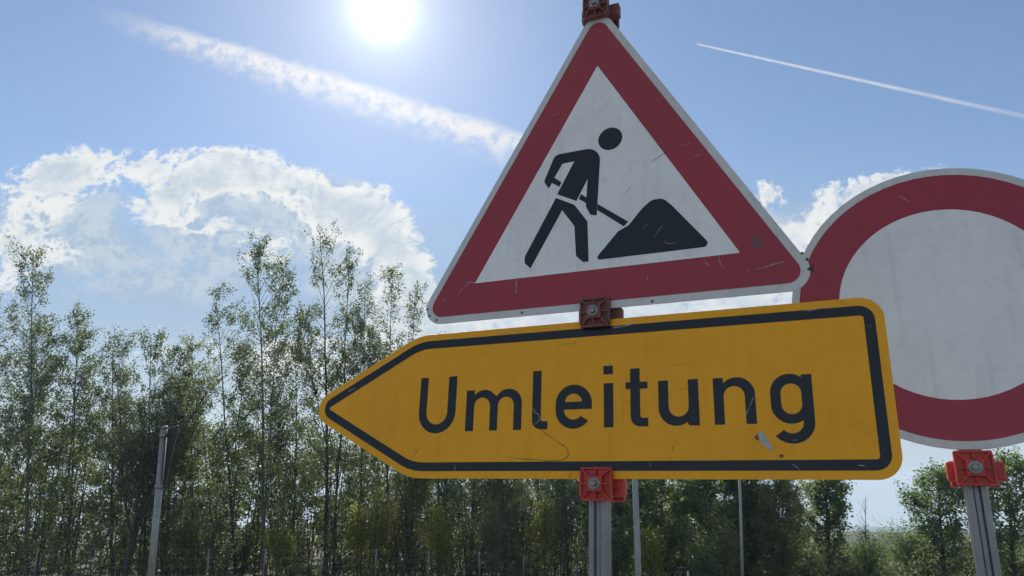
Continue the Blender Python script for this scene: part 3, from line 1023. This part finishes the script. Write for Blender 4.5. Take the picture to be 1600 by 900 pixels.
# tall slender poplars, left half of the picture
for (bx, tx, ty, Y, hw, seed, label, kw) in [
    (416, 402, 392, 44, 52, 11, 'tall slender poplar with single straight trunk, left of the arrow tip', dict(limbs=60, twigs=8, per=13, hb=.22, rad=.13, bark='barkpale')),
    (372, 338, 466, 46, 42, 12, 'slender tree leaning left, shorter neighbour of the tall single-trunk poplar', dict(limbs=44, twigs=8, per=14, hb=.2, rad=.10)),
    (512, 500, 374, 44.5, 44, 13, 'tallest poplar, its twin stems rising behind the arrow tip', dict(limbs=60, twigs=7, per=12, hb=.25, rad=.14, forks=2)),
    (522, 546, 398, 45, 34, 14, 'slim poplar leaning right beside the tallest one', dict(limbs=44, twigs=6, per=11, hb=.28, rad=.10)),
    (566, 570, 446, 47, 36, 15, 'thin pale crowned poplar just left of the triangle', dict(limbs=44, twigs=6, per=10, hb=.3, rad=.09)),
    (600, 613, 428, 45.5, 34, 16, 'thin poplar with pointed top above the arrow shoulder', dict(limbs=46, twigs=6, per=10, hb=.3, rad=.09)),
    (640, 648, 462, 47, 38, 17, 'poplar whose crown meets the left corner of the triangle', dict(limbs=44, twigs=6, per=11, hb=.3, rad=.09)),
    (458, 462, 560, 46, 40, 18, 'low airy poplar between the two tallest ones', dict(limbs=40, twigs=7, per=12, hb=.2, rad=.09)),
    (228, 236, 534, 45, 40, 19, 'slender tree directly above the edge-on sign at left', dict(limbs=46, twigs=7, per=13, hb=.2, rad=.10)),
    (262, 270, 552, 47, 34, 20, 'feathery tree right of the edge-on sign', dict(limbs=44, twigs=7, per=13, hb=.2, rad=.09, lm='leafw')),
    (305, 300, 544, 48, 38, 21, 'bushy tree filling the gap left of the leaning poplar', dict(limbs=50, twigs=8, per=15, hb=.15, rad=.10, lm='leafb')),
    (180, 176, 545, 46, 42, 22, 'slender tree left of the edge-on sign', dict(limbs=46, twigs=8, per=13, hb=.2, rad=.10)),
    (110, 122, 500, 47, 44, 23, 'medium poplar second from the left edge of the picture', dict(limbs=50, twigs=8, per=14, hb=.2, rad=.11)),
    (46, 52, 402, 44, 50, 24, 'tall slender poplar near the left edge of the picture', dict(limbs=58, twigs=8, per=13, hb=.22, rad=.13, bark='barkpale')),
    (-20, -8, 470, 46, 44, 25, 'poplar cut by the left edge of the picture', dict(limbs=44, twigs=8, per=13, hb=.2, rad=.11)),
]:
    kw['per'] *= 1.7; kw['limbs'] = int(kw['limbs'] * 1.35); kw['forks'] = kw.get('forks', 1); kw['rad'] *= .8
    LEAVES += tree_px('poplar_tree', bx, tx, ty, Y, hw * 1.42, seed, label, group=TALL, leaf=.135, clump=.13, wob=.035, **kw)

# the dark leaning willow at far left, its limbs sweeping up to the right
LEAVES += tree_px('leaning_willow', 196, 325, 612, 42.5, 66, 31, 'dark willow leaning right past the edge-on sign', limbs=110, twigs=8, per=20, hb=.30, rad=.20, lm='leafw', forks=3,
                  wob=.03, lean=(-.9, 0))

# lower trees below the yellow board
MID = 'low trees seen below the detour sign'
for (bx, tx, ty, Y, hw, seed, label, kw) in [
    (690, 684, 640, 46, 60, 41, 'low tree under the left part of the yellow board', dict()),
    (735, 745, 600, 49, 58, 42, 'low tree under the letter m of the board', dict()),
    (790, 782, 650, 45, 56, 43, 'low tree under the letter l of the board', dict()),
    (838, 842, 620, 48, 56, 44, 'low tree under the letter e of the board', dict()),
    (886, 880, 660, 46, 54, 45, 'low tree just left of the red lower clamp', dict()),
    (640, 632, 690, 43.5, 44, 46, 'short leafy tree below the lower shoulder of the arrow', dict(lm='leafb')),
]:
    LEAVES += tree_px('birch_tree', bx, tx, ty, Y, hw, seed, label, group=MID, **{**dict(limbs=56, twigs=9, per=24, hb=.10, rad=.10, asc=.7, forks=1, leaf=.125), **kw})

# dense broadleaf trees right of the post
BR = 'dense broadleaf trees right of the post'
for (bx, tx, ty, Y, hw, seed, label, kw) in [
    (960, 962, 690, 41, 70, 51, 'dense green tree behind the grooved sign post', dict()),
    (1035, 1030, 640, 42, 80, 52, 'large dense dark tree right of the tall grey pole', dict()),
    (1105, 1110, 650, 43, 78, 53, 'large dense tree left of the thin distant pole', dict()),
    (1165, 1168, 700, 42, 42, 54, 'dark tree behind the thin distant pole', dict()),
    (1292, 1290, 735, 45, 44, 56, 'dark open tree near the right end of the yellow board', dict(limbs=34, per=26, forks=1)),
]:
    LEAVES += tree_px('broadleaf_tree', bx, tx, ty, Y, hw, seed, label, group=BR, **{**dict(limbs=64, twigs=9, per=34, hb=.08, rad=.16, asc=.35, prof='round', lm='leafd', leaf=.19, clump=.14, upl=.9), **kw})
LEAVES += tree_px('olive_bush', 1222, 1222, 762, 40, 52, 61, 'light olive green bushy tree right of the thin distant pole', group=BR, limbs=70, twigs=11, per=26, hb=.06, rad=.10, asc=.6, prof='round', lm='leafb', leaf=.13, clump=.12, upl=.8)
LEAVES += tree_px('broadleaf_tree', 1470, 1465, 745, 44, 62, 57, 'dense tree in the gap right of the yellow board', group=BR, limbs=60, twigs=10, per=22, hb=.1, rad=.14, asc=.4, prof='round', lm='leafd', leaf=.17, clump=.14, upl=.9)
LEAVES += tree_px('broadleaf_tree', 1580, 1572, 720, 42, 60, 58, 'dense tree at the right edge of the picture', group=BR, limbs=60, twigs=10, per=22, hb=.1, rad=.14, asc=.4, prof='round', lm='leafd', leaf=.17, clump=.14, upl=.9)
LEAVES += tree_px('bare_sapling', 1351, 1352, 783, 52, 16, 62, 'nearly bare thin sapling against the pale sky at right', limbs=16, twigs=3, per=0.4, hb=.3, rad=.05, asc=.8, prof='slim', leaf=.07)

# bushes
BU = 'bushes along the fence'
for (px, ty, Y, hw, seed, lm, label) in [
    (684, 812, 41.5, 32, 71, 'leafy', 'yellow green bush under the letter U of the board'),
    (588, 782, 42, 18, 72, 'leafy', 'small yellow green bush left of the board\'s lower shoulder'),
    (440, 815, 42, 26, 73, 'leafy', 'sunlit yellow green bush between the tall poplar trunks'),
    (560, 800, 42.2, 24, 79, 'leafy', 'yellowish bush just left of the lower arrow edge'),
    (770, 800, 42, 30, 80, 'leafb', 'olive bush under the letter e of the board'),
    (850, 790, 42, 26, 81, 'leafy', 'yellow green bush left of the sign post'),
    (1130, 840, 38.5, 40, 82, 'leafb', 'olive bush left of the thin distant pole\'s foot'),
    (1020, 850, 38, 30, 83, 'leafy', 'small bright bush beside the tall grey pole'),
    (300, 800, 43, 40, 74, 'leafb', 'olive bush right of the slim left post'),
    (1100, 862, 38, 34, 75, 'leafd', 'low bush below the large dense trees'),
    (1355, 872, 44, 40, 77, 'leafd', 'low dark bush at the foot of the bare sapling'),
    (1420, 866, 46, 50, 78, 'leafd', 'low bush right of the bare sapling'),
]:
    LEAVES += tree_px('bush', px, px, ty, Y, hw, seed, label, cat='bush', group=BU, limbs=38, twigs=7, per=14, hb=.08, rad=.05, asc=.9, prof='slim', lm=lm, leaf=.11, clump=.22, forks=2, wob=.08)


def thicket():
    """the tangled undergrowth that reads as one dark mass"""
    rng = np.random.default_rng(9)

    def topline(px):
        px = np.asarray(px, float)
        return np.interp(px, [-200, 0, 120, 230, 300, 420, 520, 640, 760, 900, 1000, 1180, 1230, 1340, 1380, 1450, 1800],
                         [660, 670, 660, 680, 690, 660, 690, 730, 755, 745, 740, 775, 835, 884, 892, 880, 850])
    for li, (name, n, Ya, Yb, leaf, per, m) in enumerate([('undergrowth', 1900, 42.5, 52, .15, 140, 'leaf'), ('undergrowth', 1700, 52, 66, .24, 110, 'leaf')]):
        px = rng.uniform(-190, 1790, n)
        Y = rng.uniform(Ya, Yb, n)
        ty = topline(px) + rng.normal(size=n) * 16
        g = rng.uniform(0, 1, n) ** .85
        pts = []
        W = Wood()
        for i in range(n):
            b = np.array(gpt(px[i], Y[i])); t = np.array(at(px[i], ty[i], Y[i]))
            hh = max(.4, t[2] - b[2])
            c = b + np.array([0, 0, hh * (1 - g[i] * .95)])
            r = rng.uniform(.45, 1.0)
            q = rng.normal(size=(per, 3)); q /= np.linalg.norm(q, axis=1, keepdims=True)
            q *= (rng.uniform(.15, 1, (per, 1)) ** .5) * r * np.array([1, 1, .8])
            pts.append(c + q)
            if li == 0 and i % 3 == 0:
                P = curve_pts(rng, b, (rng.normal() * .12, rng.normal() * .1, 1), hh * rng.uniform(.9, 1.35), 6, .1, .04)
                W.tube(P, np.linspace(rng.uniform(.02, .055), .006, 7), 5)
        V, F = leaf_quads(rng, np.concatenate(pts), leaf)
        o = link(name, fast_mesh(name, V, F), M[m])
        tag(o, ['dark tangled undergrowth filling the space between the trunks behind the fence', 'deep dark undergrowth farther back behind the trees'][li], 'undergrowth', kind='stuff')
        if li == 0:
            s = link('undergrowth_stems', W.mesh('undergrowth_stems'), M['bark'])
            tag(s, 'thin dark stems standing in the undergrowth', 'undergrowth', kind='stuff')


thicket()
print('tree leaves', LEAVES)


# ------------------------------------------------------------------ air
def build_haze():
    V, F = box_vf(0, 0, -40, 7400, 7400, 230)
    m = bpy.data.materials.new('haze'); m.use_nodes = True
    t = m.node_tree; t.nodes.clear()
    v = t.nodes.new('ShaderNodeVolumePrincipled')
    v.inputs['Color'].default_value = (.66, .82, 1.0, 1); v.inputs['Density'].default_value = .00030
    v.inputs['Anisotropy'].default_value = .25
    o = t.nodes.new('ShaderNodeOutputMaterial'); t.links.new(v.outputs[0], o.inputs['Volume'])
    h = link('haze', mesh('haze', V, F), m)
    tag(h, 'thin pale summer haze over the valley', kind='stuff')


build_haze()
